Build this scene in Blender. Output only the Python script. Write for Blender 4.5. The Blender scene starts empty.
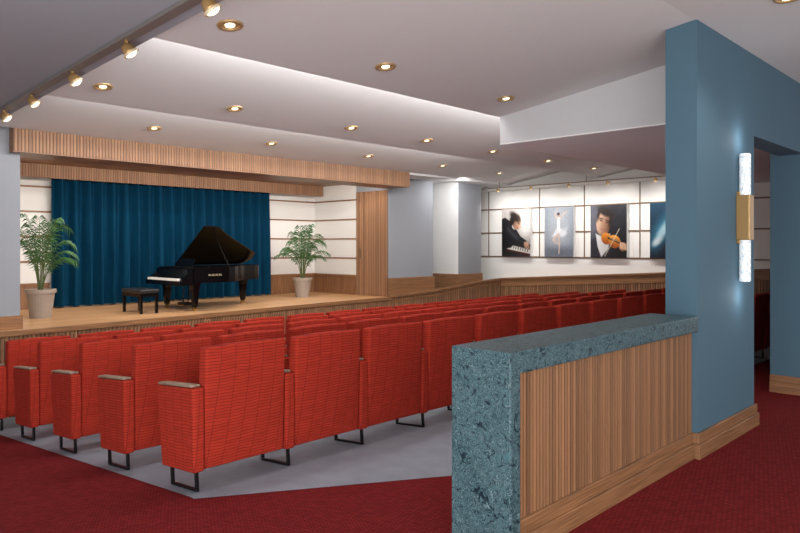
import bpy, bmesh, math, random
import numpy as np
from mathutils import Vector, Matrix, Euler
random.seed(7)
S = bpy.context.scene
C = S.collection
S.view_settings.view_transform = 'Standard'
PI = math.pi

# ---------------------------------------------------------------- materials
def lin(c):
    r = []
    for v in c:
        v = v/255.0
        r.append(v/12.92 if v <= 0.04045 else ((v+0.055)/1.055)**2.4)
    return (r[0], r[1], r[2], 1.0)

class NT:
    def __init__(s, name):
        s.m = bpy.data.materials.new(name); s.m.use_nodes = True
        s.t = s.m.node_tree; s.b = s.t.nodes['Principled BSDF']
    def n(s, typ, **kw):
        nd = s.t.nodes.new(typ)
        for k, v in kw.items():
            if k in nd.inputs.keys(): nd.inputs[k].default_value = v
            else: setattr(nd, k, v)
        return nd
    def l(s, a, b): s.t.links.new(a, b)

def plain(name, c, rough=0.6, metal=0.0, emit=None, es=1.0, noise=0.05, scale=30, bump=0.0, spec=0.5):
    k = NT(name); b = k.b
    col = lin(c)
    b.inputs['Roughness'].default_value = rough
    b.inputs['Metallic'].default_value = metal
    b.inputs['Specular IOR Level'].default_value = spec
    tc = k.n('ShaderNodeTexCoord'); nz = k.n('ShaderNodeTexNoise', Scale=scale, Detail=3.0)
    k.l(tc.outputs['Object'], nz.inputs['Vector'])
    mx = k.n('ShaderNodeMixRGB')
    mx.inputs[1].default_value = tuple(max(0, v*(1-noise)) for v in col[:3])+(1,)
    mx.inputs[2].default_value = tuple(min(1, v*(1+noise)) for v in col[:3])+(1,)
    k.l(nz.outputs['Fac'], mx.inputs[0]); k.l(mx.outputs[0], b.inputs['Base Color'])
    if bump:
        bp = k.n('ShaderNodeBump', Strength=bump, Distance=0.01)
        k.l(nz.outputs['Fac'], bp.inputs['Height']); k.l(bp.outputs[0], b.inputs['Normal'])
    if emit:
        b.inputs['Emission Color'].default_value = lin(emit); b.inputs['Emission Strength'].default_value = es
    return k.m

def fabric(name, c1, c2):
    k = NT(name); b = k.b
    tc = k.n('ShaderNodeTexCoord'); sp = k.n('ShaderNodeSeparateXYZ'); k.l(tc.outputs['Object'], sp.inputs[0])
    ad = k.n('ShaderNodeMath', operation='ADD'); k.l(sp.outputs['X'], ad.inputs[0]); k.l(sp.outputs['Y'], ad.inputs[1])
    cb = k.n('ShaderNodeCombineXYZ'); k.l(ad.outputs[0], cb.inputs['X']); k.l(sp.outputs['Z'], cb.inputs['Y'])
    wn = k.n('ShaderNodeTexNoise', Scale=11.0, Detail=1.0); k.l(cb.outputs[0], wn.inputs['Vector'])
    wm = k.n('ShaderNodeVectorMath', operation='MULTIPLY_ADD'); wm.inputs[1].default_value = (0.0, 0.016, 0.0)
    k.l(wn.outputs['Color'], wm.inputs[0]); k.l(cb.outputs[0], wm.inputs[2])
    br = k.n('ShaderNodeTexBrick'); br.offset = 0.43; br.offset_frequency = 1
    br.inputs['Scale'].default_value = 1.0
    br.inputs['Brick Width'].default_value = 0.11; br.inputs['Row Height'].default_value = 0.02
    br.inputs['Mortar Size'].default_value = 0.0042; br.inputs['Mortar Smooth'].default_value = 1.0
    br.inputs['Color1'].default_value = lin(c1)
    br.inputs['Color2'].default_value = tuple(v*0.86 for v in lin(c1)[:3])+(1,)
    br.inputs['Mortar'].default_value = lin(c2)
    k.l(wm.outputs[0], br.inputs['Vector'])
    mp = k.n('ShaderNodeMapping'); mp.inputs['Scale'].default_value = (12, 26, 1); k.l(cb.outputs[0], mp.inputs['Vector'])
    nz = k.n('ShaderNodeTexNoise', Scale=1.0, Detail=2.0); k.l(mp.outputs[0], nz.inputs['Vector'])
    mx = k.n('ShaderNodeMixRGB', blend_type='MULTIPLY'); mx.inputs[0].default_value = 0.3
    k.l(br.outputs['Color'], mx.inputs[1]); k.l(nz.outputs['Fac'], mx.inputs[2])
    k.l(mx.outputs[0], b.inputs['Base Color'])
    n2 = k.n('ShaderNodeTexNoise', Scale=350.0); k.l(tc.outputs['Object'], n2.inputs['Vector'])
    bp = k.n('ShaderNodeBump', Strength=0.3, Distance=0.004); k.l(n2.outputs['Fac'], bp.inputs['Height'])
    k.l(bp.outputs[0], b.inputs['Normal'])
    b.inputs['Roughness'].default_value = 0.9
    b.inputs['Specular IOR Level'].default_value = 0.15
    return k.m

def reedmat(name, ca, cb_, cd, pitch):
    k = NT(name); b = k.b
    uv = k.n('ShaderNodeUVMap'); sp = k.n('ShaderNodeSeparateXYZ'); k.l(uv.outputs[0], sp.inputs[0])
    dv = k.n('ShaderNodeMath', operation='DIVIDE'); dv.inputs[1].default_value = pitch; k.l(sp.outputs['X'], dv.inputs[0])
    fl = k.n('ShaderNodeMath', operation='FLOOR'); k.l(dv.outputs[0], fl.inputs[0])
    wn = k.n('ShaderNodeTexWhiteNoise', noise_dimensions='1D'); k.l(fl.outputs[0], wn.inputs['W'])
    mp = k.n('ShaderNodeMapping'); mp.inputs['Scale'].default_value = (60, 3, 1); k.l(uv.outputs[0], mp.inputs['Vector'])
    nz = k.n('ShaderNodeTexNoise', Scale=1.0, Detail=3.0); k.l(mp.outputs[0], nz.inputs['Vector'])
    av = k.n('ShaderNodeMath', operation='MULTIPLY_ADD'); av.inputs[1].default_value = 0.45
    k.l(nz.outputs['Fac'], av.inputs[0])
    hf = k.n('ShaderNodeMath', operation='MULTIPLY'); hf.inputs[1].default_value = 0.7; k.l(wn.outputs['Value'], hf.inputs[0])
    k.l(hf.outputs[0], av.inputs[2])
    cr = k.n('ShaderNodeMixRGB'); cr.inputs[1].default_value = lin(cb_); cr.inputs[2].default_value = lin(ca)
    k.l(av.outputs[0], cr.inputs[0])
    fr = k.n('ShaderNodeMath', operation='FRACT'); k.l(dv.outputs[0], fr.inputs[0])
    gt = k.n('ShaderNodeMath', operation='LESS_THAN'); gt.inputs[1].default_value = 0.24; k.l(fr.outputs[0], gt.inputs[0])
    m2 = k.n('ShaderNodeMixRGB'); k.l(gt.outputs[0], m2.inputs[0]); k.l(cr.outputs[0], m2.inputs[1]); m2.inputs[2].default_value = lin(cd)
    k.l(m2.outputs[0], b.inputs['Base Color'])
    b.inputs['Roughness'].default_value = 0.55
    return k.m

def woodmat(name, ca, cb_, stretch=(3, 3, 60), rough=0.45):
    k = NT(name); b = k.b
    tc = k.n('ShaderNodeTexCoord'); mp = k.n('ShaderNodeMapping'); mp.inputs['Scale'].default_value = stretch
    k.l(tc.outputs['Object'], mp.inputs['Vector'])
    nz = k.n('ShaderNodeTexNoise', Scale=1.0, Detail=5.0); k.l(mp.outputs[0], nz.inputs['Vector'])
    cr = k.n('ShaderNodeValToRGB')
    cr.color_ramp.elements[0].position = 0.32; cr.color_ramp.elements[0].color = lin(cb_)
    cr.color_ramp.elements[1].position = 0.68; cr.color_ramp.elements[1].color = lin(ca)
    k.l(nz.outputs['Fac'], cr.inputs[0]); k.l(cr.outputs[0], b.inputs['Base Color'])
    b.inputs['Roughness'].default_value = rough
    return k.m

def marblemat():
    k = NT('blue_green_marble'); b = k.b
    tc = k.n('ShaderNodeTexCoord')
    n0 = k.n('ShaderNodeTexNoise', Scale=5.0, Detail=4.0, Distortion=1.0); k.l(tc.outputs['Object'], n0.inputs['Vector'])
    va = k.n('ShaderNodeVectorMath', operation='MULTIPLY_ADD'); va.inputs[1].default_value = (0.2, 0.2, 0.2)
    k.l(n0.outputs['Color'], va.inputs[0]); k.l(tc.outputs['Object'], va.inputs[2])
    n1 = k.n('ShaderNodeTexNoise', Scale=14.0, Detail=7.0, Distortion=2.6, Roughness=0.6); k.l(va.outputs[0], n1.inputs['Vector'])
    r1 = k.n('ShaderNodeValToRGB'); e = r1.color_ramp.elements
    e[0].position = 0.36; e[0].color = lin((14, 32, 40)); e[1].position = 0.66; e[1].color = lin((70, 102, 110))
    for p, c in ((0.42, (30, 53, 62)), (0.44, (100, 132, 138)), (0.46, (24, 45, 54)), (0.505, (42, 68, 78)), (0.52, (138, 166, 170)), (0.538, (26, 48, 57)), (0.58, (46, 72, 82)), (0.597, (116, 146, 152)), (0.615, (30, 54, 63))):
        x = e.new(p); x.color = lin(c)
    k.l(n1.outputs['Fac'], r1.inputs[0]); k.l(r1.outputs[0], b.inputs['Base Color'])
    b.inputs['Roughness'].default_value = 0.45; b.inputs['Specular IOR Level'].default_value = 0.25
    return k.m

def carpetmat():
    k = NT('red_carpet'); b = k.b
    tc = k.n('ShaderNodeTexCoord')
    n1 = k.n('ShaderNodeTexNoise', Scale=150.0, Detail=3.0); k.l(tc.outputs['Object'], n1.inputs['Vector'])
    mp = k.n('ShaderNodeMapping'); mp.inputs['Rotation'].default_value = (0, 0, 0.5); k.l(tc.outputs['Object'], mp.inputs[0])
    ck = k.n('ShaderNodeTexBrick'); ck.inputs['Scale'].default_value = 1.0; ck.inputs['Brick Width'].default_value = 0.04; ck.inputs['Row Height'].default_value = 0.02
    ck.inputs['Mortar Size'].default_value = 0.005; ck.inputs['Mortar Smooth'].default_value = 1.0
    ck.inputs['Color1'].default_value = lin((142, 41, 42)); ck.inputs['Color2'].default_value = lin((122, 33, 35)); ck.inputs['Mortar'].default_value = lin((90, 21, 24))
    k.l(mp.outputs[0], ck.inputs['Vector'])
    mx = k.n('ShaderNodeMixRGB', blend_type='MULTIPLY'); mx.inputs[0].default_value = 0.3
    k.l(ck.outputs['Color'], mx.inputs[1]); k.l(n1.outputs['Fac'], mx.inputs[2]); k.l(mx.outputs[0], b.inputs['Base Color'])
    bp = k.n('ShaderNodeBump', Strength=0.4, Distance=0.01); k.l(n1.outputs['Fac'], bp.inputs['Height']); k.l(bp.outputs[0], b.inputs['Normal'])
    b.inputs['Roughness'].default_value = 0.95; b.inputs['Specular IOR Level'].default_value = 0.1
    return k.m

def plankmat():
    k = NT('stage_planks'); b = k.b
    tc = k.n('ShaderNodeTexCoord')
    br = k.n('ShaderNodeTexBrick'); br.inputs['Scale'].default_value = 1.0
    br.inputs['Brick Width'].default_value = 1.6; br.inputs['Row Height'].default_value = 0.12; br.inputs['Mortar Size'].default_value = 0.003
    br.inputs['Color1'].default_value = lin((208, 162, 116)); br.inputs['Color2'].default_value = lin((190, 144, 98)); br.inputs['Mortar'].default_value = lin((150, 110, 76))
    k.l(tc.outputs['Object'], br.inputs['Vector']); k.l(br.outputs['Color'], b.inputs['Base Color'])
    b.inputs['Roughness'].default_value = 0.35
    return k.m

M = {}
M['carpet'] = carpetmat()
M['vinyl'] = plain('grey_vinyl_floor', (136, 143, 154), 0.55, noise=0.22, scale=6)
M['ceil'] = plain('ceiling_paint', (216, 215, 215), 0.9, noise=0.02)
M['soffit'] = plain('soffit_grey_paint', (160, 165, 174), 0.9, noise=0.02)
M['lowsoffit'] = plain('low_soffit_paint', (204, 206, 209), 0.9, noise=0.02)
M['soffit_lit'] = plain('soffit_underside_lit', (246, 246, 248), 0.9, noise=0.01)  # soffit tone whitened in place of bounced light
M['white'] = plain('white_wall_panel', (230, 228, 224), 0.8, noise=0.02)
M['offwhite'] = plain('off_white_matte', (230, 229, 227), 0.8, noise=0.02)  # poster boards, and the lit pier side put into colour
M['grey'] = plain('grey_paint', (146, 149, 155), 0.85, noise=0.03)
M['blue'] = plain('steel_blue_paint', (74, 105, 123), 0.8, noise=0.03, scale=4)
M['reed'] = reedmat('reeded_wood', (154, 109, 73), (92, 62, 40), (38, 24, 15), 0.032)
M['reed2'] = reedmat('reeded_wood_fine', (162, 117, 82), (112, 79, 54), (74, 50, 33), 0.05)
M['reed3'] = reedmat('reeded_wood_header', (164, 121, 87), (130, 92, 64), (98, 68, 46), 0.04)
M['wood'] = woodmat('horizontal_grain_wood', (160, 114, 77), (112, 78, 50), (2.5, 2.5, 110))
M['wood_v'] = woodmat('vertical_grain_wood', (150, 106, 72), (116, 80, 52), (40, 40, 2))
M['bronze_strip'] = plain('bronze_strip', (116, 92, 70), 0.5, 0.1)
M['planks'] = plankmat()
M['marble'] = marblemat()
M['fabric'] = fabric('red_dash_fabric', (184, 56, 39), (128, 33, 26))
M['arm'] = woodmat('greyed_arm_wood', (156, 138, 120), (122, 104, 88), (40, 4, 10))
M['metal'] = plain('dark_metal', (40, 38, 40), 0.35, 0.8)
M['trackmetal'] = plain('bronze_track', (132, 116, 98), 0.4, 0.4)
M['trackgrey'] = plain('grey_track', (128, 122, 118), 0.5, 0.2)
M['black'] = plain('piano_lacquer', (7, 7, 9), 0.22, spec=0.3)
M['ivory'] = plain('ivory_keys', (250, 248, 242), 0.3)
M['brass'] = plain('brass', (190, 150, 90), 0.3, 0.9)
M['palegold'] = plain('pale_gold_trim', (190, 158, 112), 0.35, 0.4)
M['bronze'] = plain('satin_bronze', (176, 142, 94), 0.35, 0.6)
M['goldplate'] = plain('gold_iron_plate', (120, 90, 46), 0.5, 0.5)
M['leather'] = plain('black_leather', (20, 20, 22), 0.4)
M['leaf'] = plain('palm_leaf', (48, 92, 40), 0.5, noise=0.45, scale=8)
M['stem'] = plain('palm_stem', (78, 92, 44), 0.6)
M['pot'] = plain('taupe_pot', (150, 136, 124), 0.6, noise=0.1)
M['soil'] = plain('soil', (50, 36, 26), 0.95, noise=0.4)
M['glow'] = plain('lamp_lens', (255, 245, 225), 0.4, emit=(255, 236, 200), es=2.5)
M['lampwhite'] = plain('cream_lamp_body', (222, 204, 172), 0.3, 0.3)
M['hole'] = plain('downlight_reflector', (180, 150, 110), 0.35, 0.2)
M['palemark'] = plain('pale_lettering', (200, 186, 150), 0.4, 0.3)

def tubemat():
    k = NT('rod_glass_tube'); b = k.b
    tc = k.n('ShaderNodeTexCoord'); mp = k.n('ShaderNodeMapping'); mp.inputs['Scale'].default_value = (80, 80, 36); k.l(tc.outputs['Object'], mp.inputs[0])
    v = k.n('ShaderNodeTexNoise', Scale=1.0, Detail=2.0); k.l(mp.outputs[0], v.inputs['Vector'])
    cr = k.n('ShaderNodeValToRGB'); e = cr.color_ramp.elements
    e[0].position = 0.38; e[0].color = lin((186, 198, 205)); e[1].position = 0.6; e[1].color = lin((244, 248, 250))
    k.l(v.outputs['Fac'], cr.inputs[0]); k.l(cr.outputs[0], b.inputs['Base Color']); k.l(cr.outputs[0], b.inputs['Emission Color'])
    b.inputs['Emission Strength'].default_value = 0.38; b.inputs['Roughness'].default_value = 0.12
    return k.m
M['tube'] = tubemat()

def curtainmat():
    k = NT('teal_velvet'); b = k.b
    tc = k.n('ShaderNodeTexCoord'); nz = k.n('ShaderNodeTexNoise', Scale=3.0, Detail=3.0)
    mp = k.n('ShaderNodeMapping'); mp.inputs['Scale'].default_value = (6, 1, 0.4); k.l(tc.outputs['Object'], mp.inputs[0]); k.l(mp.outputs[0], nz.inputs['Vector'])
    mx = k.n('ShaderNodeMixRGB'); mx.inputs[1].default_value = lin((0, 36, 60)); mx.inputs[2].default_value = lin((2, 62, 88))
    k.l(nz.outputs['Fac'], mx.inputs[0]); k.l(mx.outputs[0], b.inputs['Base Color'])
    b.inputs['Roughness'].default_value = 0.8
    b.inputs['Specular IOR Level'].default_value = 0.1
    return k.m
M['curtain'] = curtainmat()

# ---------------------------------------------------------------- mesh builder
class MB:
    def __init__(s): s.v = []; s.f = []; s.uv = None
    def add(s, vs, fs):
        o = len(s.v); s.v += [tuple(v) for v in vs]; s.f += [tuple(i+o for i in f) for f in fs]
    def box(s, x0, x1, y0, y1, z0, z1, mtx=None):
        vs = [Vector((x, y, z)) for x in (x0, x1) for y in (y0, y1) for z in (z0, z1)]
        if mtx: vs = [mtx @ v for v in vs]
        s.add(vs, [(0, 1, 3, 2), (4, 6, 7, 5), (0, 4, 5, 1), (2, 3, 7, 6), (0, 2, 6, 4), (1, 5, 7, 3)])
        return s
    def prism(s, pts, axis, a, b):
        n = len(pts)
        def P(p, t):
            return (t, p[0], p[1]) if axis == 'x' else ((p[0], t, p[1]) if axis == 'y' else (p[0], p[1], t))
        vs = [P(p, a) for p in pts]+[P(p, b) for p in pts]
        fs = [tuple(range(n)), tuple(range(2*n-1, n-1, -1))]+[(i, (i+1) % n, n+(i+1) % n, n+i) for i in range(n)]
        s.add(vs, fs); return s
    def lathe(s, prof, seg=24, mtx=None, cap=True):
        vs = []; fs = []
        for r, z in prof:
            for k in range(seg):
                a = 2*PI*k/seg; vs.append(Vector((r*math.cos(a), r*math.sin(a), z)))
        for i in range(len(prof)-1):
            for k in range(seg):
                k2 = (k+1) % seg; fs.append((i*seg+k, i*seg+k2, (i+1)*seg+k2, (i+1)*seg+k))
        if cap:
            fs.append(tuple(range(seg-1, -1, -1))); n = (len(prof)-1)*seg; fs.append(tuple(range(n, n+seg)))
        if mtx: vs = [mtx @ v for v in vs]
        s.add(vs, fs); return s
    def tube(s, pts, r, seg=8, r2=None):
        pts = [Vector(p) for p in pts]; n = len(pts); vs = []; fs = []
        for i, p in enumerate(pts):
            d = (pts[min(i+1, n-1)]-pts[max(i-1, 0)]).normalized()
            up = Vector((0, 0, 1)) if abs(d.z) < 0.95 else Vector((1, 0, 0))
            a = d.cross(up).normalized(); b = d.cross(a)
            rr = r if r2 is None else r+(r2-r)*i/(n-1)
            for k in range(seg):
                t = 2*PI*k/seg; vs.append(p+a*math.cos(t)*rr+b*math.sin(t)*rr)
        for i in range(n-1):
            for k in range(seg):
                k2 = (k+1) % seg; fs.append((i*seg+k, i*seg+k2, (i+1)*seg+k2, (i+1)*seg+k))
        fs.append(tuple(range(seg))); fs.append(tuple(range((n-1)*seg, n*seg)))
        s.add(vs, fs); return s
    def build(s, name, mat, parent=None, bevel=0, smooth=False, seg=2):
        me = bpy.data.meshes.new(name); me.from_pydata(s.v, [], s.f)
        if s.uv:
            ul = me.uv_layers.new(name='UVMap')
            for lp in me.loops: ul.data[lp.index].uv = s.uv[lp.vertex_index]
        bm = bmesh.new(); bm.from_mesh(me); bmesh.ops.recalc_face_normals(bm, faces=bm.faces); bm.to_mesh(me); bm.free()
        me.materials.append(M[mat] if isinstance(mat, str) else mat)
        if smooth:
            for p in me.polygons: p.use_smooth = True
        o = bpy.data.objects.new(name, me); C.objects.link(o)
        if parent: o.parent = parent
        if bevel:
            md = o.modifiers.new('bevel', 'BEVEL'); md.width = bevel; md.segments = seg; md.limit_method = 'ANGLE'
        return o

def struct(o, label=None):
    o['kind'] = 'structure'
    if label: o['label'] = label
    return o
def thing(name, label, cat, loc=(0, 0, 0), rot=(0, 0, 0), group=None):
    o = bpy.data.objects.new(name, None); C.objects.link(o); o.location = loc; o.rotation_euler = rot
    o.empty_display_size = 0.1
    o['label'] = label; o['category'] = cat
    if group: o['group'] = group
    return o
def dup(root, loc, label, rot=None):
    r = root.copy(); C.objects.link(r); r.location = loc; r['label'] = label
    if rot is not None: r.rotation_euler = rot
    for ch in list(root.children):
        c = ch.copy(); C.objects.link(c); c.parent = r
        for g in ch.children:
            d = g.copy(); C.objects.link(d); d.parent = c
    return r

def reed(pts, z0, z1, pitch=0.045, depth=0.012):
    """reeded skin along a polyline, z0/z1 may be lists per point"""
    m = MB(); m.uv = []
    P = [Vector((p[0], p[1], 0)) for p in pts]
    Z0 = z0 if isinstance(z0, (list, tuple)) else [z0]*len(P)
    Z1 = z1 if isinstance(z1, (list, tuple)) else [z1]*len(P)
    L = [0]
    for i in range(1, len(P)): L.append(L[-1]+(P[i]-P[i-1]).length)
    n = int(L[-1]/pitch); steps = []
    for k in range(n+1):
        for t, d in ((0.0, 0.0), (0.22, 0.0), (0.34, 0.8), (0.61, 1.0), (0.88, 0.8)):
            u = (k+t)*pitch
            if u <= L[-1]: steps.append((u, d))
    steps.append((L[-1], 0))
    i = 0
    for u, d in steps:
        while i < len(L)-2 and u > L[i+1]: i += 1
        f = (u-L[i])/max(1e-6, L[i+1]-L[i]); p = P[i].lerp(P[i+1], f)
        t = (P[i+1]-P[i]).normalized(); nrm = Vector((t.y, -t.x, 0))
        a = Z0[i]+(Z0[i+1]-Z0[i])*f; b = Z1[i]+(Z1[i+1]-Z1[i])*f
        q = p+nrm*depth*d
        m.v += [(q.x, q.y, a), (q.x, q.y, b)]; m.uv += [(u, a), (u, b)]
    ns = len(steps)
    for k in range(ns-1): m.f.append((2*k, 2*k+2, 2*k+3, 2*k+1))
    return m
def ribbon(pts, z0, z1, off, back):
    m = MB(); P = [Vector((p[0], p[1], 0)) for p in pts]; n = len(P)
    Z0 = z0 if isinstance(z0, (list, tuple)) else [z0]*n
    Z1 = z1 if isinstance(z1, (list, tuple)) else [z1]*n
    for i in range(n):
        t = (P[min(i+1, n-1)]-P[max(i-1, 0)]).normalized(); nr = Vector((t.y, -t.x, 0))
        a = P[i]+nr*off; b = P[i]-nr*back
        m.v += [(a.x, a.y, Z0[i]), (a.x, a.y, Z1[i]), (b.x, b.y, Z1[i]), (b.x, b.y, Z0[i])]
    for i in range(n-1):
        o = 4*i
        for k in range(4): m.f.append((o+k, o+(k+1) % 4, o+4+(k+1) % 4, o+4+k))
    m.f.append((0, 1, 2, 3)); m.f.append((4*n-4, 4*n-3, 4*n-2, 4*n-1))
    return m

# ---------------------------------------------------------------- camera
cd = bpy.data.cameras.new('camera'); cam = bpy.data.objects.new('camera', cd); C.objects.link(cam)
cam.location = (0, 0, 1.6); cam.rotation_euler = (PI/2, 0, math.radians(-46.2))
cd.lens = 689*36/800; cd.sensor_width = 36; cd.sensor_fit = 'HORIZONTAL'; cd.shift_y = -0.0256
S.camera = cam

SL = 0.085
def fz(y): return -SL*max(0, y-4)

# ---------------------------------------------------------------- floors
m = MB(); m.add([(-3, -3, 0), (14, -3, 0), (14, 4, 0), (-3, 4, 0), (14, 10.6, fz(10.6)), (-3, 10.6, fz(10.6))], [(0, 1, 2, 3), (3, 2, 4, 5)])
struct(m.build('floor', 'carpet'))
e = 0.004
m = MB(); m.add([(2.24, 4, e), (2.24, 3.95, e), (3.70, 3.06, e), (12.9, 2.93, e), (12.9, 4, e), (12.9, 9.3, fz(9.3)+e), (2.24, 9.0, fz(9.0)+e)],
                [(0, 1, 2, 3, 4), (0, 4, 5, 6)])
struct(m.build('floor', 'vinyl'))

# ---------------------------------------------------------------- ceilings
def ceilpanel(prof, x0, x1, mat='ceil'): return struct(MB().prism(prof, 'x', x0, x1).build('ceiling', mat))
ceilpanel([(2.0, 3.31), (4.4, 3.0), (4.4, 3.5), (2.0, 3.5)], 2.0, 6.16)
ceilpanel([(4.4, 3.36), (6.8, 3.0), (6.8, 3.5), (4.4, 3.5)], 2.0, 13.1)
ceilpanel([(6.8, 3.32), (8.95, 3.0), (8.95, 3.5), (6.8, 3.5)], 2.0, 13.1)
ceilpanel([(8.95, 2.96), (10.4, 2.96), (10.4, 3.5), (8.95, 3.5)], 9.6, 13.1)
ceilpanel([(-3, 3.31), (2.0, 3.31), (2.0, 3.5), (-3, 3.5)], 1.9, 13.1)
ceilpanel([(2.22, 2.712), (4.4, 2.712), (4.4, 3.5), (2.22, 3.5)], 6.16, 13.1, 'lowsoffit')
ceilpanel([(2.22, 2.70), (4.4, 2.70), (4.4, 2.712), (2.22, 2.712)], 6.16, 13.1, 'soffit_lit')  # underside slab, made whiter than the fascia so it looks lit
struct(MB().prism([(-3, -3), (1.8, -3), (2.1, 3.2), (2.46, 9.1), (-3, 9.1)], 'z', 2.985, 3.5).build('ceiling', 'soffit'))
ceilpanel([(9.5, 2.88), (11.95, 2.88), (11.95, 3.5), (9.5, 3.5)], 2.7, 9.75, 'wood')

# ---------------------------------------------------------------- walls right (blue)
struct(MB().box(5.30, 6.64, 1.98, 2.22, 0, 3.31).build('wall_column', 'blue'))
struct(MB().box(6.64, 8.3, 1.98, 2.22, 2.585, 3.31).build('wall_header', 'blue'))
struct(MB().box(8.3, 13.1, 1.98, 2.31, 0, 3.31).build('wall_near_right', 'blue'))
bb = MB()
bb.box(5.265, 6.64, 1.945, 1.98, 0, 0.11); bb.box(5.278, 6.64, 1.958, 1.98, 0.11, 0.19)
bb.box(5.265, 5.30, 1.98, 2.02, 0, 0.11); bb.box(5.278, 5.30, 1.98, 2.02, 0.11, 0.19)
bb.box(6.64, 6.675, 1.945, 2.22, 0, 0.11); bb.box(6.64, 6.662, 1.958, 2.22, 0.11, 0.19)
struct(bb.build('baseboard_column', 'wood', bevel=0.004))
bb = MB().box(8.265, 8.30, 1.945, 2.31, 0, 0.11).box(8.278, 8.30, 1.958, 2.31, 0.11, 0.19).box(8.3, 13, 1.945, 1.98, 0, 0.11).box(8.3, 13, 1.958, 1.98, 0.11, 0.19)
struct(bb.build('baseboard_near_right', 'wood', bevel=0.004))

struct(MB().box(13.0, 13.15, 2.2, 10.45, -0.7, 3.3).build('wall_right', 'white'))
struct(MB().box(10.9, 13.0, 10.3, 10.45, -0.7, 3.2).build('wall_back_right', 'white'))
struct(MB().box(9.6, 10.9, 9.5, 10.45, -0.7, 2.96).build('wall_pier_right', 'grey'))
struct(MB().box(11.5, 12.3, 9.3, 10.3, -0.7, 2.96).build('wall_pier_far_right', 'grey'))
struct(MB().box(11.48, 11.5, 9.3, 10.3, -0.7, 2.96).build('wall_pier_lit_side', 'offwhite'))  # pale slab over the grey pier, its lit left face as colour
struct(MB().box(-3, 2.84, 9.1, 9.5, -0.7, 3.3).build('wall_pier_left', 'grey'))
struct(MB().box(-1, 2.86, 9.06, 9.1, 0.6, 0.76).build('baseboard_pier_left', 'wood'))
wy = [9.2, 7.5, 5.5, 2.35]; wz = [0.84+0.06*(9.2-y) for y in wy]
pr = [(12.9, y) for y in wy]
struct(reed(pr, -0.7, [z-0.16 for z in wz], 0.05, 0.01).build('wall_wainscot_right', 'reed2'))
struct(ribbon(pr, [z for z in wz], [z+0.035 for z in wz], 0.05, 0.1).build('trim_1', 'wood'))
struct(ribbon(pr, [z-0.16 for z in wz], [z for z in wz], 0.018, 0.02).build('trim_2', 'wood'))
pf = [(9.6, 9.46), (10.2, 9.44), (10.9, 9.38), (11.5, 9.27), (12.1, 9.2), (12.9, 9.2)]
pz = [0.60, 0.62, 0.67, 0.74, 0.80, 0.84]
struct(reed(pf, -0.7, pz, 0.05, 0.01).build('wall_wainscot_front', 'reed2'))
struct(ribbon(pf, [z-0.01 for z in pz], [z+0.03 for z in pz], 0.04, 0.06).build('trim_3', 'wood'))
struct(ribbon(pf, [z-0.1 for z in pz], [z-0.06 for z in pz], 0.018, 0.02).build('trim_4', 'wood'))
struct(MB().box(9.56, 10.93, 9.47, 9.5, 0.55, 0.97).box(11.45, 12.32, 9.27, 9.3, 0.6, 1.0).box(11.45, 11.48, 9.3, 10.3, 0.6, 1.0).build('baseboard_piers', 'wood'))
m = MB()
for z in (1.36, 1.9, 2.44): m.box(12.985, 13.0, 2.3, 10.3, z-0.014, z+0.014)
for y in (9.6, 8.23, 7.15, 5.95, 4.8, 3.6): m.box(12.988, 13.0, y-0.010, y+0.010, 1.36, 2.86)
struct(m.build('trim_5', 'bronze_strip'))
struct(MB().box(12.86, 13.0, 2.3, 10.3, 2.86, 2.96).build('trim_6', 'white'))

# ---------------------------------------------------------------- stage
front = [(-2.5, 8.8), (1.0, 8.82), (2.6, 8.88), (4.0, 8.97), (5.4, 9.1), (6.6, 9.24), (7.8, 9.37), (8.8, 9.44), (9.6, 9.46)]
m = MB(); top = front+[(9.6, 11.8), (-2.5, 11.8)]
m.prism(top, 'z', 0.5, 0.6)
struct(m.build('floor_stage', 'planks'))
struct(reed(front, -0.7, 0.55, 0.05, 0.01).build('wall_stage_front', 'reed2'))
struct(ribbon(front, 0.545, 0.603, 0.035, 0.02).build('trim_7', 'wood'))
struct(MB().box(2.0, 9.75, 11.8, 11.95, 0.5, 2.95).build('wall_stage_back', 'white'))
struct(MB().box(9.6, 9.75, 10.45, 11.8, 0.5, 2.95).build('wall_stage_right', 'white'))
struct(MB().box(2.55, 2.65, 9.5, 11.8, 0.5, 2.95).build('wall_stage_left', 'white'))
m = MB()
for z in (1.35, 1.75, 2.15, 2.55):
    m.box(2.65, 4.15, 11.785, 11.8, z-0.014, z+0.014); m.box(8.25, 9.6, 11.785, 11.8, z-0.014, z+0.014); m.box(9.585, 9.6, 10.45, 11.8, z-0.014, z+0.014)
struct(m.build('trim_8', 'wood_v'))
m = MB().box(2.65, 4.1, 11.76, 11.8, 0.6, 1.0).box(8.3, 9.6, 11.76, 11.8, 0.6, 1.0).box(9.56, 9.6, 10.45, 11.76, 0.6, 1.0)
struct(m.build('baseboard_stage', 'wood_v'))
m = MB().box(2.65, 4.1, 11.74, 11.76, 0.97, 1.01).box(8.3, 9.6, 11.74, 11.76, 0.97, 1.01).box(9.54, 9.56, 10.45, 11.76, 0.97, 1.01)
struct(m.build('trim_9', 'wood'))
d = reed([(9.585, 10.44), (9.585, 9.53)], 0.6, 2.70, 0.05, 0.012).build('door_1', 'reed2'); struct(d)
MB().box(9.555, 9.575, 10.28, 10.31, 1.35, 1.55).build('door_handle', 'bronze_strip', d)
struct(reed([(2.65, 11.48), (9.58, 11.48)], 2.67, 2.885, 0.04, 0.006).build('wall_stage_valance', 'reed3'))
struct(MB().box(2.65, 9.58, 11.482, 11.54, 2.67, 2.885).build('wall_stage_valance_core', 'wood'))
struct(reed([(2.72, 8.95), (9.6, 8.95)], 2.73, 3.0, 0.04, 0.006).build('wall_stage_header', 'reed3'))
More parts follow.
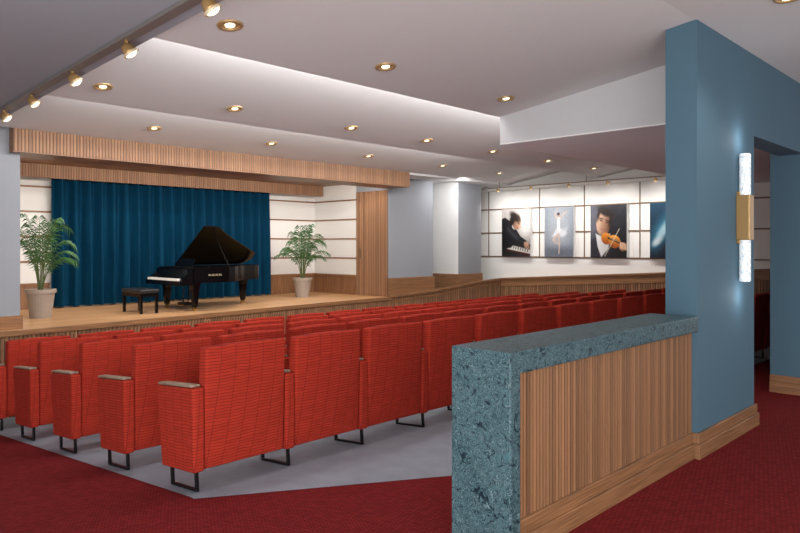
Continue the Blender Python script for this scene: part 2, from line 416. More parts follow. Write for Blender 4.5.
struct(MB().box(2.72, 9.6, 8.952, 9.5, 2.72, 3.1).build('wall_stage_header_core', 'wood'))

# curtain
m = MB(); n = 440; x0, x1 = 4.1, 8.3
for i in range(n+1):
    t = i/n; x = x0+(x1-x0)*t
    ph = t*2*PI*20
    y = 11.66+0.085*math.sin(ph+0.6*math.sin(t*37))+0.015*math.sin(ph*2.3)
    y2 = 11.66+0.055*math.sin(ph)
    for z, yy in ((0.62, y), (1.3, y), (2.1, (y+y2)/2), (2.78, y2)): m.v.append((x, yy, z))
for i in range(n):
    for k in range(3): m.f.append((4*i+k, 4*i+4+k, 4*i+5+k, 4*i+1+k))
cu = m.build('stage_curtain', 'curtain', smooth=True); cu['label'] = 'wide teal pleated curtain hanging across the back of the stage'; cu['category'] = 'curtain'
MB().tube([(4.0, 11.66, 2.8), (8.4, 11.66, 2.8)], 0.02).build('curtain_rail', 'metal', cu)

# ---------------------------------------------------------------- low partition
lp = thing('low_partition', 'low reeded wood partition with blue green marble cap beside the blue column', 'partition', (2.84, 1.98, 0))
def off(m_):
    m_.v = [(v[0]-2.84, v[1]-1.98, v[2]) for v in m_.v]; return m_
off(MB().box(2.90, 5.29, 2.04, 2.30, 0, 0.96)).build('core', 'wood_v', lp)
off(reed([(2.93, 2.03), (5.29, 2.03)], 0.1, 0.955, 0.032, 0.016)).build('reeded_panel', 'reed', lp)
off(reed([(5.29, 2.31), (2.93, 2.31)], 0.0, 0.955, 0.032, 0.016)).build('reeded_panel', 'reed', lp)
off(MB().prism([(2.84, 0), (2.93, 0), (2.93, 0.955), (5.295, 0.955), (5.295, 1.07), (2.84, 1.07)], 'y', 1.965, 2.345)).build('marble_cap', 'marble', lp, bevel=0.008)
off(MB().box(2.93, 5.262, 1.985, 2.03, 0, 0.11).box(2.93, 5.275, 2.0, 2.03, 0.11, 0.19)).build('baseboard', 'wood', lp, bevel=0.004)

# ---------------------------------------------------------------- seats
def make_seat():
    t = thing('theatre_seat', '', 'theatre seat')
    m = MB(); nx, nz = 8, 8; hw = 0.320
    def bp(u, v, side):
        x = -hw+2*hw*u; z = 0.13+0.8*v
        y = 0.09-0.10*v
        bulge = 0.016*math.sin(PI*u)**0.5*math.sin(PI*min(1, max(0, v)))**0.5 if 0 < u < 1 and 0 < v < 1 else 0
        th = 0.05
        return (x, y-(th+bulge) if side == 0 else y+(th+bulge*1.5), z+(0.008*math.sin(PI*u) if v == 1 else 0))
    idx = {}
    for s_ in (0, 1):
        for i in range(nx+1):
            for j in range(nz+1):
                idx[(s_, i, j)] = len(m.v); m.v.append(bp(i/nx, j/nz, s_))
    for s_ in (0, 1):
        for i in range(nx):
            for j in range(nz):
                m.f.append((idx[(s_, i, j)], idx[(s_, i+1, j)], idx[(s_, i+1, j+1)], idx[(s_, i, j+1)]))
    for i in range(nx):
        for j in (0, nz): m.f.append((idx[(0, i, j)], idx[(0, i+1, j)], idx[(1, i+1, j)], idx[(1, i, j)]))
    for j in range(nz):
        for i in (0, nx): m.f.append((idx[(0, i, j)], idx[(0, i, j+1)], idx[(1, i, j+1)], idx[(1, i, j)]))
    m.build('backrest', 'fabric', t, bevel=0.018, smooth=False, seg=3)
    R = Matrix.Translation((0, 0.19, 0.30)) @ Matrix.Rotation(math.radians(74), 4, 'X')
    MB().box(-0.285, 0.285, 0.0, 0.34, -0.055, 0.055, R).build('seat', 'fabric', t, bevel=0.03, seg=3)
    side_parts(t, -0.366)
    return t
def side_parts(t, x):
    MB().prism([(0.02, 0.125), (0.45, 0.125), (0.48, 0.65), (0.45, 0.675), (-0.02, 0.675), (-0.005, 0.4)], 'x', x-0.042, x+0.042).build('side_panel', 'fabric', t, bevel=0.018, seg=3)
    MB().box(x-0.036, x+0.036, 0.02, 0.468, 0.676, 0.692).build('armrest', 'arm', t, bevel=0.006)
    m = MB(); w = 0.012
    # open sled loop
    m.box(x-w, x+w, 0.05, 0.068, 0.016, 0.135); m.box(x-w, x+w, 0.37, 0.388, 0.016, 0.135); m.box(x-w, x+w, 0.05, 0.388, 0.0, 0.016)
    m.build('leg_frame', 'metal', t, bevel=0.003)
seat0 = make_seat()
seat_end = dup(seat0, (0, 0, 0), ''); side_parts(seat_end, 0.366)
ordn = ['first', 'second', 'third', 'fourth', 'fifth', 'sixth', 'seventh', 'eighth', 'ninth', 'tenth', 'eleventh', 'twelfth', 'thirteenth', 'fourteenth', 'fifteenth']
rows = [(4.0, 0, 14, 'nearest row'), (5.0, 0, 14, 'second nearest row'), (6.0, 0, 14, 'middle row'), (7.0, 0, 14, 'second row from the stage'), (7.95, 0, 14, 'row closest to the stage')]
used0 = used1 = False
GP = 'red theatre seats in rows facing the stage'
for y, st, cnt, rn in rows:
    for j in range(cnt):
        x = 2.69+0.735*(j+st); last = j == cnt-1
        lab = ('red theatre seat, %s from the left in the %s' % (ordn[j], rn))
        if j == 0: lab = 'red theatre seat with exposed side panel, left end of %s' % rn
        if last: lab = 'red theatre seat at the far right end of the %s' % rn
        loc = (x, y, fz(y+0.02)+0.008); rot = (-math.atan(SL), 0, 0)
        if last:
            if not used1: r = seat_end; used1 = True
            else: r = dup(seat_end, loc, lab)
        else:
            if not used0: r = seat0; used0 = True
            else: r = dup(seat0, loc, lab)
        r.location = loc; r.rotation_euler = rot; r['label'] = lab; r['group'] = GP
for j in range(3):
    r = dup(seat0, (9.55+0.735*j, 3.0, 0.006), 'red theatre seat behind the blue column, %s of the short rear row' % ordn[j]); r.rotation_euler = (0, 0, 0)

# ---------------------------------------------------------------- downlights
def make_down():
    t = thing('recessed_downlight', '', 'ceiling light')
    MB().lathe([(0.058, 0.0), (0.058, -0.012), (0.080, -0.014), (0.086, -0.006), (0.086, 0.0)], 28, cap=False).build('trim_ring', 'palegold', t, smooth=True)
    MB().lathe([(0.058, -0.001), (0.058, -0.003)], 28).build('reflector', 'hole', t)
    MB().lathe([(0.034, -0.003), (0.032, -0.009)], 20).build('lamp', 'glow', t)
    return t
dl = None
def down(x, y, z, tilt, lab, power=32, r=0.06):
    global dl
    if dl is None: dl = make_down(); o = dl; o.location = (x, y, z)
    else: o = dup(dl, (x, y, z), lab)
    o['label'] = lab; o['group'] = 'brass ringed recessed ceiling downlights'; o.rotation_euler = (tilt, 0, 0)
    if power:
        ld = bpy.data.lights.new('spot_lamp', 'SPOT'); ld.energy = power; ld.spot_size = math.radians(125); ld.spot_blend = 0.8; ld.shadow_soft_size = 0.08; ld.color = (1, 0.94, 0.86)
        lo = bpy.data.objects.new('downlight_lamp', ld); C.objects.link(lo); lo.location = (x, y, z-0.05)
for i, x in enumerate((2.50, 3.95, 5.63)):
    down(x, 3.95, 3.0+0.129*0.45, -math.atan(.129), 'pale gold ringed downlight, %s from left in the nearest ceiling row' % ordn[i])
for i, x in enumerate((2.68, 4.08, 5.75, 7.16, 8.7, 10.3, 11.9)):
    down(x, 6.35, 3.0+0.15*0.45, -math.atan(.15), 'pale gold ringed downlight, %s from left in the middle ceiling row' % ordn[i])
for i, x in enumerate((4.15, 5.95, 7.9, 9.8, 11.6)):
    down(x, 8.3, 3.0+0.1488*0.65, -math.atan(.1488), 'gold ringed downlight, %s from left in the ceiling row before the stage' % ordn[i])
down(5.27, 1.36, 3.31, 0, 'gold ringed downlight above the carpet in front of the blue column', 38)
for i, x in enumerate((3.6, 5.4, 7.2)):
    down(x, 10.2, 2.88, 0, 'small downlight, %s from left under the wood ceiling of the stage' % ordn[i], 26)

# ---------------------------------------------------------------- track lights (left soffit)
def tx(y): return 1.96+(y-3.32)*0.0626
m = MB(); ya, yb = 1.0, 8.6
m.prism([(tx(ya)-0.035, ya), (tx(ya)+0.035, ya), (tx(yb)+0.035, yb), (tx(yb)-0.035, yb)], 'z', 2.955, 2.98)
o = m.build('lighting_track', 'trackgrey'); o['label'] = 'long grey lighting track on the grey bulkhead at upper left'; o['category'] = 'lighting track'
def make_track():
    t = thing('track_spotlight', '', 'spotlight')
    MB().lathe([(0.012, 0), (0.012, -0.035)], 10).build('stem', 'brass', t)
    R = Matrix.Translation((0.0, 0, -0.04)) @ Matrix.Rotation(math.radians(-34), 4, 'Y') @ Matrix.Rotation(math.radians(-14), 4, 'X') @ Matrix.Scale(0.84, 4)
    MB().lathe([(0.014, 0.025), (0.036, 0.015), (0.046, -0.01), (0.054, -0.035), (0.060, -0.055)], 20, R).build('lamp_head', 'bronze', t, smooth=True)
    MB().lathe([(0.058, -0.048), (0.067, -0.053), (0.064, -0.070), (0.052, -0.065)], 20, R, cap=False).build('rim', 'lampwhite', t, smooth=True)
    MB().lathe([(0.052, -0.053), (0.044, -0.074), (0.02, -0.086)], 20, R).build('lens', 'glow', t)
    return t
tk = make_track()
for i, y in enumerate((3.32, 4.45, 5.54, 6.66, 7.63)):
    lab = 'brass track spotlight, %s from the viewer on the left track' % ordn[i]
    o = tk if i == 0 else dup(tk, (0, 0, 0), lab)
    o.location = (tx(y), y, 2.955); o['label'] = lab; o['group'] = 'spotlights on the left ceiling track'
o = MB().box(12.42, 12.44, 4.0, 9.2, 2.87, 2.89).build('lighting_track', 'trackmetal'); o['label'] = 'thin track of small spots in front of the poster wall'; o['category'] = 'lighting track'
for yy in (5.0, 6.8, 8.9): MB().box(12.425, 12.435, yy-0.005, yy+0.005, 2.89, 3.0).build('hanger', 'trackmetal', o)
for i, y in enumerate((8.95, 8.1, 7.2, 6.35, 5.4)):
    lab = 'small spotlight aimed at the poster wall, %s from the left' % ordn[i]
    r = dup(tk, (12.43, y, 2.87), lab); r['group'] = 'small spotlights on the poster wall track'; r.scale = (0.75, 0.75, 0.75)
    ld = bpy.data.lights.new('poster_spot', 'SPOT'); ld.energy = 44; ld.spot_size = math.radians(110); ld.spot_blend = 0.9; ld.shadow_soft_size = 0.05; ld.color = (1, 0.97, 0.93)
    lo = bpy.data.objects.new('poster_lamp', ld); C.objects.link(lo); lo.location = (12.1, y, 2.78); lo.rotation_euler = Vector((0.85, 0, -0.85)).to_track_quat('-Z', 'Y').to_euler()

# ---------------------------------------------------------------- sconce
t = thing('wall_sconce', 'tall glass and bronze wall sconce on the blue column', 'wall lamp', (6.22, 1.98, 1.84))
MB().box(-0.045, 0.045, -0.03, 0, -0.22, 0.22).build('back_plate', 'bronze', t, bevel=0.004)
for s_ in (-1, 1):
    z0, z1 = (0.17, 0.54) if s_ > 0 else (-0.54, -0.17)
    MB().lathe([(0.044, z0), (0.044, z1-0.01), (0.038, z1)] if s_ > 0 else [(0.038, z0), (0.044, z0+0.01), (0.044, z1)], 24, Matrix.Translation((0, -0.055, 0))).build('glass_shade', 'tube', t, smooth=False)
MB().box(-0.058, 0.058, -0.108, -0.0, -0.19, 0.19).build('bronze_sleeve', 'bronze', t, bevel=0.006)
for dz in (0.66, -0.66):
    ld = bpy.data.lights.new('sconce_light', 'POINT'); ld.energy = 1.3; ld.shadow_soft_size = 0.04; ld.color = (0.94, 0.98, 1)
    lo = bpy.data.objects.new('sconce_lamp', ld); C.objects.link(lo); lo.location = (6.22, 1.86, 1.84+dz)

# ---------------------------------------------------------------- posters: painted per vertex on a fine grid
k = NT('poster_print'); at = k.n('ShaderNodeVertexColor'); at.layer_name = 'paint'
k.l(at.outputs['Color'], k.b.inputs['Base Color']); k.b.inputs['Roughness'].default_value = 0.4
M['print'] = k.m
def sm(d, soft): 
    t_ = np.clip(0.5-d/(2*soft), 0, 1); return t_*t_*(3-2*t_)
class Paint:
    def __init__(s, asp, nu=96, nv=136):
        s.nu, s.nv = nu, nv
        s.u, s.v = np.meshgrid(np.linspace(0, 1, nu), np.linspace(0, 1, nv)); s.asp = asp
        s.c = np.zeros((nv, nu, 3))
        rs = np.random.RandomState(4); n_ = rs.rand(nv//4+2, nu//4+2)
        s.noise = np.kron(n_, np.ones((4, 4)))[:nv, :nu]
    def fill(s, top, bot):
        a = s.v[..., None]; s.c = np.array(top)*(1-a)+np.array(bot)*a; return s
    def mix(s, a, col, col2=None, ang=0.0):
        col = np.array(col, float)
        if col2 is not None:
            g = (s.u-0.5)*math.cos(ang)+(s.v-0.5)*math.sin(ang); g = np.clip(g*1.2+0.5, 0, 1)[..., None]
            col = col*(1-g)+np.array(col2, float)*g
        s.c = s.c*(1-a[..., None])+col*a[..., None]; return s
    def ell(s, cx, cy, rx, ry, ang, col, soft=0.02, col2=None, ga=0.0, op=1.0):
        x = s.u-cx; y = (s.v-cy); X = x*math.cos(ang)+y*math.sin(ang); Y = -x*math.sin(ang)+y*math.cos(ang)
        d = (np.sqrt((X/rx)**2+(Y/ry)**2)-1)*min(rx, ry)
        if col2 is not None:
            g = np.clip(0.5+0.5*((X/rx)*math.cos(ga)+(Y/ry)*math.sin(ga)), 0, 1)[..., None]
            cc = np.array(col, float)*(1-g)+np.array(col2, float)*g; a = sm(d, soft)*op
            s.c = s.c*(1-a[..., None])+cc*a[..., None]; return s
        return s.mix(sm(d, soft)*op, col)
    def poly(s, pts, col, soft=0.012, col2=None, ang=0.0, op=1.0):
        P = np.array(pts, float); n_ = len(P); ins = np.zeros(s.u.shape, bool); dm = np.full(s.u.shape, 9.0)
        for i in range(n_):
            a = P[i]; b = P[(i+1) % n_]
            cond = ((a[1] > s.v) != (b[1] > s.v))
            with np.errstate(divide='ignore', invalid='ignore'):
                xs = (b[0]-a[0])*(s.v-a[1])/(b[1]-a[1]+1e-12)+a[0]
            ins ^= cond & (s.u < xs)
            ab = b-a; t_ = np.clip(((s.u-a[0])*ab[0]+(s.v-a[1])*ab[1])/(ab@ab+1e-12), 0, 1)
            dm = np.minimum(dm, np.hypot(s.u-a[0]-t_*ab[0], s.v-a[1]-t_*ab[1]))
        return s.mix(sm(np.where(ins, -dm, dm), soft)*op, col, col2, ang)
    def line(s, a, b, w_, col, soft=0.008, op=1.0):
        a = np.array(a, float); b = np.array(b, float); ab = b-a
        t_ = np.clip(((s.u-a[0])*ab[0]+(s.v-a[1])*ab[1])/(ab@ab), 0, 1)
        return s.mix(sm(np.hypot(s.u-a[0]-t_*ab[0], s.v-a[1]-t_*ab[1])-w_, soft)*op, col)
def poster(y0, y1, label, P):
    w_ = y0-y1; z0, z1 = 1.37, 2.43; h_ = z1-z0
    t = thing('poster', label, 'poster', (12.94, (y0+y1)/2, z0))
    MB().box(-0.03, 0.059, -w_/2, w_/2, 0, h_).build('board', 'offwhite', t)
    nu, nv = P.nu, P.nv
    vs = [(-0.0325, w_/2-float(P.u[j, i])*w_, (1-float(P.v[j, i]))*h_) for j in range(nv) for i in range(nu)]
    fs = [(j*nu+i, j*nu+i+1, (j+1)*nu+i+1, (j+1)*nu+i) for j in range(nv-1) for i in range(nu-1)]
    me = bpy.data.meshes.new('print'); me.from_pydata(vs, [], fs)
    ca = me.color_attributes.new('paint', 'FLOAT_COLOR', 'POINT')
    cc = np.clip(P.c+(P.noise[..., None]-0.5)*10, 0, 255)/255.0
    L_ = np.where(cc <= 0.04045, cc/12.92, ((cc+0.055)/1.055)**2.4)*0.8
    ca.data.foreach_set('color', np.concatenate([L_, np.ones((nv, nu, 1))], axis=2).astype(np.float32).ravel())
    me.materials.append(M['print'])
    o_ = bpy.data.objects.new('print', me); C.objects.link(o_); o_.parent = t

# pianist: side view, body leaning from the left over the keys
P = Paint(0.72).fill((206, 200, 196), (128, 120, 116))
P.ell(0.85, 0.3, 0.3, 0.3, 0, (232, 229, 225), 0.2)
P.poly([(0, 0.60), (0.3, 0.56), (1, 0.76), (1, 1), (0, 1)], (18, 16, 18), 0.02, (42, 38, 38), 0.5)
P.poly([(0.22, 0.74), (1, 0.86), (1, 0.95), (0.16, 0.84)], (236, 232, 224), 0.01, (196, 190, 182), 0)
for i in range(9):
    x = 0.27+i*0.08; P.line((x, 0.755+i*0.0125), (x-0.015, 0.80+i*0.0125), 0.012, (20, 18, 20))
P.line((0.15, 0.86), (1, 0.97), 0.02, (70, 30, 24))
P.poly([(-0.05, 0.22), (0.12, 0.18), (0.34, 0.28), (0.52, 0.44), (0.66, 0.58), (0.88, 0.68), (0.82, 0.77), (0.5, 0.72), (0.3, 0.82), (-0.05, 0.86)], (14, 13, 16), 0.015, (44, 42, 48), -0.8)
P.line((0.22, 0.42), (0.56, 0.64), 0.04, (58, 56, 62), 0.05)
P.ell(0.42, 0.38, 0.07, 0.04, 0.7, (224, 220, 216), 0.02)
P.ell(0.53, 0.29, 0.145, 0.15, 0.75, (232, 190, 160), 0.015, (130, 88, 66), 2.4)
P.poly([(0.62, 0.34), (0.70, 0.40), (0.62, 0.41)], (226, 184, 154), 0.012)
P.ell(0.47, 0.17, 0.18, 0.08, 0.45, (40, 28, 23), 0.035); P.ell(0.37, 0.24, 0.08, 0.11, 0.6, (30, 21, 17), 0.03); P.ell(0.60, 0.19, 0.07, 0.04, 0.9, (76, 54, 43), 0.035)
P.ell(0.60, 0.31, 0.03, 0.010, 0.5, (60, 36, 28), 0.012); P.ell(0.57, 0.41, 0.03, 0.010, 0.5, (150, 84, 72), 0.012)
P.ell(0.86, 0.745, 0.09, 0.045, 0.3, (214, 170, 142), 0.015, (160, 112, 88), 1.5)
P.line((0.9, 0.76), (0.96, 0.83), 0.013, (206, 160, 132)); P.line((0.85, 0.77), (0.9, 0.84), 0.013, (206, 160, 132)); P.line((0.80, 0.76), (0.83, 0.82), 0.012, (196, 150, 122))
poster(9.17, 8.41, 'poster of dark-haired musician bent over piano keys, leftmost on the wall', P)
# dancer
P = Paint(0.66).fill((150, 160, 172), (132, 140, 152))
P.ell(0.5, 0.42, 0.42, 0.4, 0, (180, 186, 195), 0.3); P.ell(0.5, 0.92, 0.6, 0.10, 0, (104, 110, 122), 0.12)
sk = (214, 190, 176)
P.poly([(0.42, 0.43), (0.56, 0.43), (0.78, 0.52), (0.66, 0.60), (0.46, 0.58), (0.26, 0.60)], (246, 246, 248), 0.03, (216, 220, 228), 1.2)
P.poly([(0.55, 0.45), (0.82, 0.40), (0.72, 0.56)], (226, 230, 236), 0.05, op=0.6)
P.line((0.49, 0.24), (0.49, 0.44), 0.05, (248, 248, 250), 0.02)
P.line((0.46, 0.25), (0.36, 0.15), 0.018, sk); P.line((0.36, 0.15), (0.44, 0.04), 0.015, sk)
P.line((0.53, 0.25), (0.64, 0.16), 0.018, sk); P.line((0.64, 0.16), (0.76, 0.10), 0.014, sk)
P.line((0.5, 0.55), (0.52, 0.74), 0.03, sk); P.line((0.52, 0.74), (0.5, 0.93), 0.02, sk)
P.line((0.46, 0.56), (0.30, 0.66), 0.028, sk); P.line((0.30, 0.66), (0.46, 0.74), 0.018, sk)
P.ell(0.49, 0.17, 0.045, 0.042, 0, (206, 176, 160), 0.01); P.ell(0.485, 0.14, 0.045, 0.028, 0, (58, 42, 40), 0.01)
poster(8.05, 7.35, 'misty grey poster of a slender white dancer with raised arms', P)
# violinist close up, head tilted
P = Paint(0.73).fill((44, 44, 54), (14, 14, 18))
P.ell(0.02, 0.3, 0.3, 0.4, 0, (104, 104, 116), 0.2)
P.poly([(-0.02, 1.02), (-0.02, 0.72), (0.2, 0.56), (0.7, 0.54), (1.02, 0.72), (1.02, 1.02)], (50, 50, 60), 0.02, (18, 18, 24), 0)
P.poly([(0.14, 0.54), (0.32, 0.60), (0.56, 0.54), (0.5, 0.84), (0.30, 1.0), (0.2, 0.8)], (238, 236, 234), 0.015, (160, 160, 168), 0)
T = 0.32
def hp(x, y):
    return (0.37+x*math.cos(T)-y*math.sin(T)*0.75, 0.34+x*math.sin(T)*0.75+y*math.cos(T))
P.ell(0.37, 0.34, 0.20, 0.25, T, (240, 202, 172), 0.015, (112, 72, 54), 0.0)
for (x, y, rx, ry, a) in ((0.0, -0.22, 0.21, 0.08, T), (0.18, -0.10, 0.04, 0.13, T), (-0.18, -0.12, 0.03, 0.10, T)):
    q = hp(x, y); P.ell(q[0], q[1], rx, ry, a, (34, 24, 20), 0.035)
P.line(hp(-0.13, -0.06), hp(-0.04, -0.07), 0.010, (66, 44, 34), 0.016); P.line(hp(0.05, -0.07), hp(0.14, -0.055), 0.010, (52, 33, 25), 0.016)
for x in (-0.085, 0.095): q = hp(x, -0.025); P.ell(q[0], q[1], 0.034, 0.012, T, (66, 44, 36), 0.016)
P.line(hp(0.01, -0.03), hp(0.03, 0.07), 0.013, (180, 128, 98), 0.03)
q = hp(0.01, 0.135); P.ell(q[0], q[1], 0.055, 0.013, T, (168, 96, 82), 0.018)
P.ell(0.44, 0.64, 0.14, 0.11, 0.25, (236, 150, 52), 0.012, (150, 70, 18), 1.2)
P.ell(0.67, 0.70, 0.17, 0.125, 0.25, (246, 168, 66), 0.012, (150, 70, 18), 1.2)
P.line((0.50, 0.63), (1.0, 0.77), 0.018, (44, 24, 14)); P.line((0.54, 0.635), (1.0, 0.76), 0.005, (220, 200, 170))
P.ell(0.62, 0.76, 0.008, 0.03, 0.2, (40, 18, 8), 0.006)
P.ell(0.90, 0.80, 0.10, 0.085, 0, (224, 178, 146), 0.015, (120, 78, 58), 1.0)
for i in range(4): P.line((0.83+i*0.045, 0.72+i*0.01), (0.85+i*0.045, 0.82+i*0.01), 0.015, (226, 184, 152))
P.line((0.40, 0.98), (0.80, 0.46), 0.008, (220, 206, 180))
poster(6.96, 6.18, 'poster of dark-haired violinist in white collar playing an orange violin', P)
# blue abstract
P = Paint(0.69).fill((20, 70, 98), (6, 22, 40))
P.ell(0.4, 0.5, 0.45, 0.22, -0.7, (60, 128, 158), 0.15); P.ell(0.35, 0.52, 0.3, 0.09, -0.8, (176, 214, 228), 0.06); P.ell(0.2, 0.7, 0.14, 0.06, -0.4, (220, 236, 242), 0.04)
P.ell(0.75, 0.85, 0.4, 0.25, 0, (6, 20, 36), 0.15)
poster(5.71, 4.98, 'deep blue poster with pale swirling light, rightmost and partly behind the column', P)

# ---------------------------------------------------------------- piano
def make_piano(loc, s=0.73):
    t = thing('grand_piano', 'black lacquered grand piano with raised lid on the stage', 'piano', loc)
    def B(m_, nm, mt, par=t, **k):
        m_.v = [(v[0]*s, v[1]*s, v[2]*s*0.92) for v in m_.v]; return m_.build(nm, mt, par, **k)
    tre = [(0.95, -0.75), (1.15, -0.73), (1.35, -0.66), (1.5, -0.54), (1.63, -0.38), (1.78, -0.22), (1.95, -0.1), (2.15, -0.02), (2.35, 0.05), (2.5, 0.14), (2.6, 0.27), (2.64, 0.42), (2.6, 0.58), (2.5, 0.7), (2.36, 0.75)]
    out = [(0.28, -0.75)]+tre+[(0.28, 0.75)]
    m = MB(); n = len(out); cx, cy = 1.2, 0.1
    inn = [(cx+(p[0]-cx)*0.955, cy+(p[1]-cy)*0.93) for p in out]
    for p in out: m.v += [(p[0], p[1], 0.64), (p[0], p[1], 1.0)]
    for p in inn: m.v += [(p[0], p[1], 0.64), (p[0], p[1], 1.0)]
    for i in range(n):
        j = (i+1) % n
        m.f += [(2*i, 2*j, 2*j+1, 2*i+1), (2*n+2*i, 2*n+2*j, 2*n+2*j+1, 2*n+2*i+1), (2*i+1, 2*j+1, 2*n+2*j+1, 2*n+2*i+1)]
    m.f.append(tuple(2*i for i in range(n)))
    B(m, 'rim', 'black')
    m = MB().prism(inn, 'z', 0.9, 0.92); B(m, 'iron_plate', 'goldplate')
    m = MB()
    for k in range(30):
        y = -0.6+k*0.04; m.box(0.7, 1.3+max(0, (y+0.5))*0.9, y, y+0.004, 0.945, 0.949)
    o = B(m, 'strings', 'goldplate'); o['kind'] = 'stuff'
    B(MB().box(-0.02, 0.32, -0.75, 0.75, 0.60, 0.70), 'keybed', 'black')
    for s_ in (-1, 1):
        y = s_*0.71
        B(MB().prism([(0.02, 0.70), (0.3, 0.70), (0.3, 1.0), (0.2, 0.86), (0.02, 0.745)], 'y', y-0.04, y+0.04), 'cheek', 'black')
    m = MB()
    for k in range(52): yy = -0.66+k*1.32/52; m.box(-0.02, 0.18, yy+0.001, yy+1.32/52-0.002, 0.70, 0.75)
    B(m, 'white_keys', 'ivory')
    m = MB()
    for k in range(51):
        if k % 7 in (2, 6): continue
        yy = -0.66+(k+1)*1.32/52; m.box(0.075, 0.18, yy-0.006, yy+0.006, 0.75, 0.765)
    B(m, 'black_keys', 'black')
    B(MB().box(0.19, 0.22, -0.67, 0.67, 0.70, 0.96), 'fallboard', 'black')
    ang = math.radians(36)
    def L(x, y, dz=0):
        d_ = 0.75-y; return (x+0, 0.75-d_*math.cos(ang)-dz*math.sin(ang), 1.01+d_*math.sin(ang)+dz*math.cos(ang))
    lo_ = [(0.66, -0.80), (1.04, -0.80), (1.40, -0.50), (2.56, 0.28), (2.60, 0.52), (2.40, 0.75), (0.66, 0.75)]
    m = MB(); n = len(lo_)
    m.v = [L(p[0], p[1], 0) for p in lo_]+[L(p[0], p[1], 0.025) for p in lo_]
    m.f = [tuple(range(n)), tuple(range(2*n-1, n-1, -1))]+[(i, (i+1) % n, n+(i+1) % n, n+i) for i in range(n)]
    B(m, 'lid', 'black')
    m = MB()
    fl = [(0.66, -0.80), (0.96, -0.80), (0.96, 0.75), (0.66, 0.75)]
    m.v = [L(p[0], p[1], 0.03) for p in fl]+[L(p[0], p[1], 0.05) for p in fl]
    m.f = [(0, 1, 2, 3), (7, 6, 5, 4)]+[(i, (i+1) % 4, 4+(i+1) % 4, 4+i) for i in range(4)]
    B(m, 'lid_flap', 'black')
    B(MB().tube([(1.20, -0.66, 0.98), L(1.12, -0.46)], 0.010), 'prop_stick', 'black')
    Rm = Matrix.Translation((0.5, 0, 1.0)) @ Matrix.Rotation(math.radians(18), 4, 'Y')
    B(MB().box(-0.01, 0.01, -0.35, 0.35, 0, 0.2, Rm), 'music_desk', 'black')
    for (x, y) in ((0.4, -0.6), (0.4, 0.6), (2.25, 0.42)):
        m = MB(); m.add([(x+a*w_, y+b*w_, z) for z, w_ in ((0.09, 0.045), (0.5, 0.07), (0.64, 0.09)) for a, b in ((-1, -1), (1, -1), (1, 1), (-1, 1))],
                        [(0, 1, 2, 3)]+[(i, (i+1) % 4, 4+(i+1) % 4, 4+i) for i in range(4)]+[(4+i, 4+(i+1) % 4, 8+(i+1) % 4, 8+i) for i in range(4)]+[(8, 9, 10, 11)])
        leg = B(m, 'leg', 'black')
        B(MB().tube([(x, y-0.02, 0.045), (x, y+0.02, 0.045)], 0.045, 16).box(x-0.02, x+0.02, y-0.02, y+0.02, 0.05, 0.1), 'caster', 'brass', leg)
    m = MB().tube([(0.55, -0.12, 0.66), (0.52, -0.1, 0.15)], 0.015).tube([(0.55, 0.12, 0.66), (0.52, 0.1, 0.15)], 0.015).box(0.42, 0.6, -0.17, 0.17, 0.1, 0.16)
    ly = B(m, 'pedal_lyre', 'black')
    for y in (-0.08, 0, 0.08): B(MB().box(0.32, 0.44, y-0.018, y+0.018, 0.09, 0.105), 'pedal', 'brass', ly)
    for k, w_ in enumerate((0.028, 0.024, 0.028, 0.022, 0.028, 0.024, 0.028, 0.024)):
        m = MB(); x = 0.64+k*0.042
        if k % 2: m.prism([(x, 0.80), (x+w_, 0.80), (x+w_, 0.807), (x+0.009, 0.807), (x+0.009, 0.84), (x, 0.84)], 'y', -0.7525, -0.7505)
        else: m.prism([(x, 0.80), (x+0.008, 0.80), (x+0.008, 0.833), (x+w_-0.008, 0.833), (x+w_-0.008, 0.80), (x+w_, 0.80), (x+w_, 0.84), (x, 0.84)], 'y', -0.7525, -0.7505)
        B(m, 'pale_letter', 'palemark')
    return t
make_piano((5.17, 10.05, 0.6))
t = thing('piano_bench', 'black padded piano bench beside the keyboard', 'bench', (4.78, 10.0, 0.6))
MB().box(-0.15, 0.15, -0.31, 0.31, 0.30, 0.36).build('cushion', 'leather', t, bevel=0.015)
MB().box(-0.14, 0.14, -0.30, 0.30, 0.25, 0.30).build('apron', 'black', t)
for sx in (-1, 1):
    for sy in (-1, 1):
        x, y = sx*0.12, sy*0.275
        MB().box(x-0.018, x+0.018, y-0.018, y+0.018, 0, 0.25).build('leg', 'black', t)

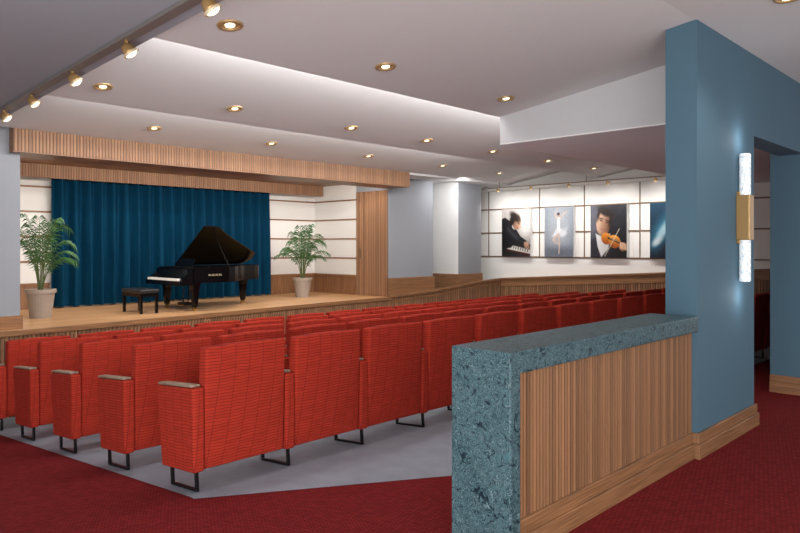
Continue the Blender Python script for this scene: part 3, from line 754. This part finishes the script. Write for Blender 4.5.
# ---------------------------------------------------------------- palms
def palm(loc, label, seed, sc=1.0, pr=0.17, ph=0.38, rch=(0.3, 0.46)):
    rnd = random.Random(seed)
    t = thing('potted_palm', label, 'potted plant', loc)
    MB().lathe([(pr*0.72, 0), (pr*0.95, ph*0.86), (pr*1.06, ph*0.87), (pr*1.06, ph), (pr*0.92, ph), (pr*0.9, ph*0.93)], 28).build('pot', 'pot', t, smooth=False)
    MB().lathe([(pr*0.9, ph*0.9), (pr*0.88, ph*0.945)], 24).build('soil', 'soil', t)
    st = MB(); lf = MB()
    for f in range(22):
        az = f*2.4+rnd.uniform(-.3, .3); reach = rnd.uniform(*rch)*sc; ht = rnd.uniform(0.8, 1.75)*sc; dr = 0.50
        if f % 4 == 0: reach *= 0.45; ht = rnd.uniform(1.4, 1.65)*sc; dr = 0.34
        d = Vector((math.cos(az), math.sin(az), 0)); pts = []
        for k in range(25):
            q = k/24
            pts.append(Vector((0, 0, ph*0.93))+d*(0.03+reach*q**1.7)+Vector((0, 0, ht*(q-dr*q**3))))
        st.tube(pts, 0.006*sc, 5, 0.002)
        for k in range(7, 25):
            tq = (k-7)/17; p = pts[k]; ax = (pts[k]-pts[k-1]).normalized()
            side = ax.cross(Vector((0, 0, 1)))
            side = side.normalized() if side.length > 1e-3 else Vector((1, 0, 0))
            ln = (0.22-0.13*abs(tq-0.35)*1.5)*sc
            for s_ in (-1, 1):
                dv = (side*s_*0.8+ax*0.9+Vector((0, 0, rnd.uniform(-0.5, -0.05)))).normalized()
                wv = ax*0.009*sc
                mid = p+dv*ln*0.5+Vector((0, 0, 0.01)); tip = p+dv*ln+Vector((0, 0, -0.07*sc))
                lf.add([p-wv*0.4, mid-wv, tip, mid+wv], [(0, 1, 2, 3)])
    st.build('stems', 'stem', t); lf.build('foliage', 'leaf', t)
palm((3.46, 10.25, 0.6), 'potted palm at the left edge of the stage beside the curtain', 3, 0.98, 0.19, 0.40, (0.38, 0.58))
palm((8.42, 10.72, 0.6), 'potted palm right of the curtain near the white stage wall', 5, 0.98, 0.18, 0.38, (0.34, 0.50))

# ---------------------------------------------------------------- lights
def area(loc, tgt, sx, sy, power, col=(1, 1, 1)):
    ld = bpy.data.lights.new('area_light', 'AREA'); ld.shape = 'RECTANGLE'; ld.size = sx; ld.size_y = sy; ld.energy = power; ld.color = col
    lo = bpy.data.objects.new('area_lamp', ld); C.objects.link(lo); lo.location = loc
    lo.rotation_euler = (Vector(tgt)-Vector(loc)).to_track_quat('-Z', 'Y').to_euler()
    return lo
area((-1.6, -1.4, 2.2), (5, 5, 1.6), 3.5, 1.6, 116, (1, 0.99, 0.96))  # unseen fill added behind the camera
area((3.0, -2.0, 2.2), (4.5, 2, 0.8), 3.0, 1.4, 26, (1, 0.98, 0.95))  # second added fill, out of view, for the near aisle
area((-1.5, 0.5, 0.6), (4, 5, 3.2), 2.5, 2.5, 96, (1, 1, 0.98))  # unseen uplight added to brighten the ceiling
area((1.0, -1.8, 0.6), (6, 4, 3.2), 2.5, 2.0, 90, (1, 1, 0.98))  # another added uplight for the ceiling, out of view
area((-0.5, 1.5, 0.4), (9, 3.6, 2.7), 1.2, 1.0, 60, (1, 1, 0.98))  # added low fill that lifts the dim right soffit
area((5.5, 4.47, 3.16), (5.5, 5.5, 3.26), 6.6, 0.12, 130, (1, 0.99, 0.97))
area((6.2, 6.87, 3.13), (6.2, 7.9, 3.23), 7.2, 0.1, 100, (1, 0.99, 0.97))
area((6.3, 9.56, 2.80), (6.3, 11.4, 1.2), 6.0, 0.1, 80, (1, 0.95, 0.88))
area((11.0, 8.9, 2.92), (11.6, 9.8, 1.5), 0.5, 0.3, 13)  # added light without a fitting, brightens the pale pier side
W = bpy.data.worlds.new('world'); S.world = W; W.use_nodes = True
bg = W.node_tree.nodes['Background']; bg.inputs[0].default_value = (0.98, 0.98, 1, 1); bg.inputs[1].default_value = 0.9
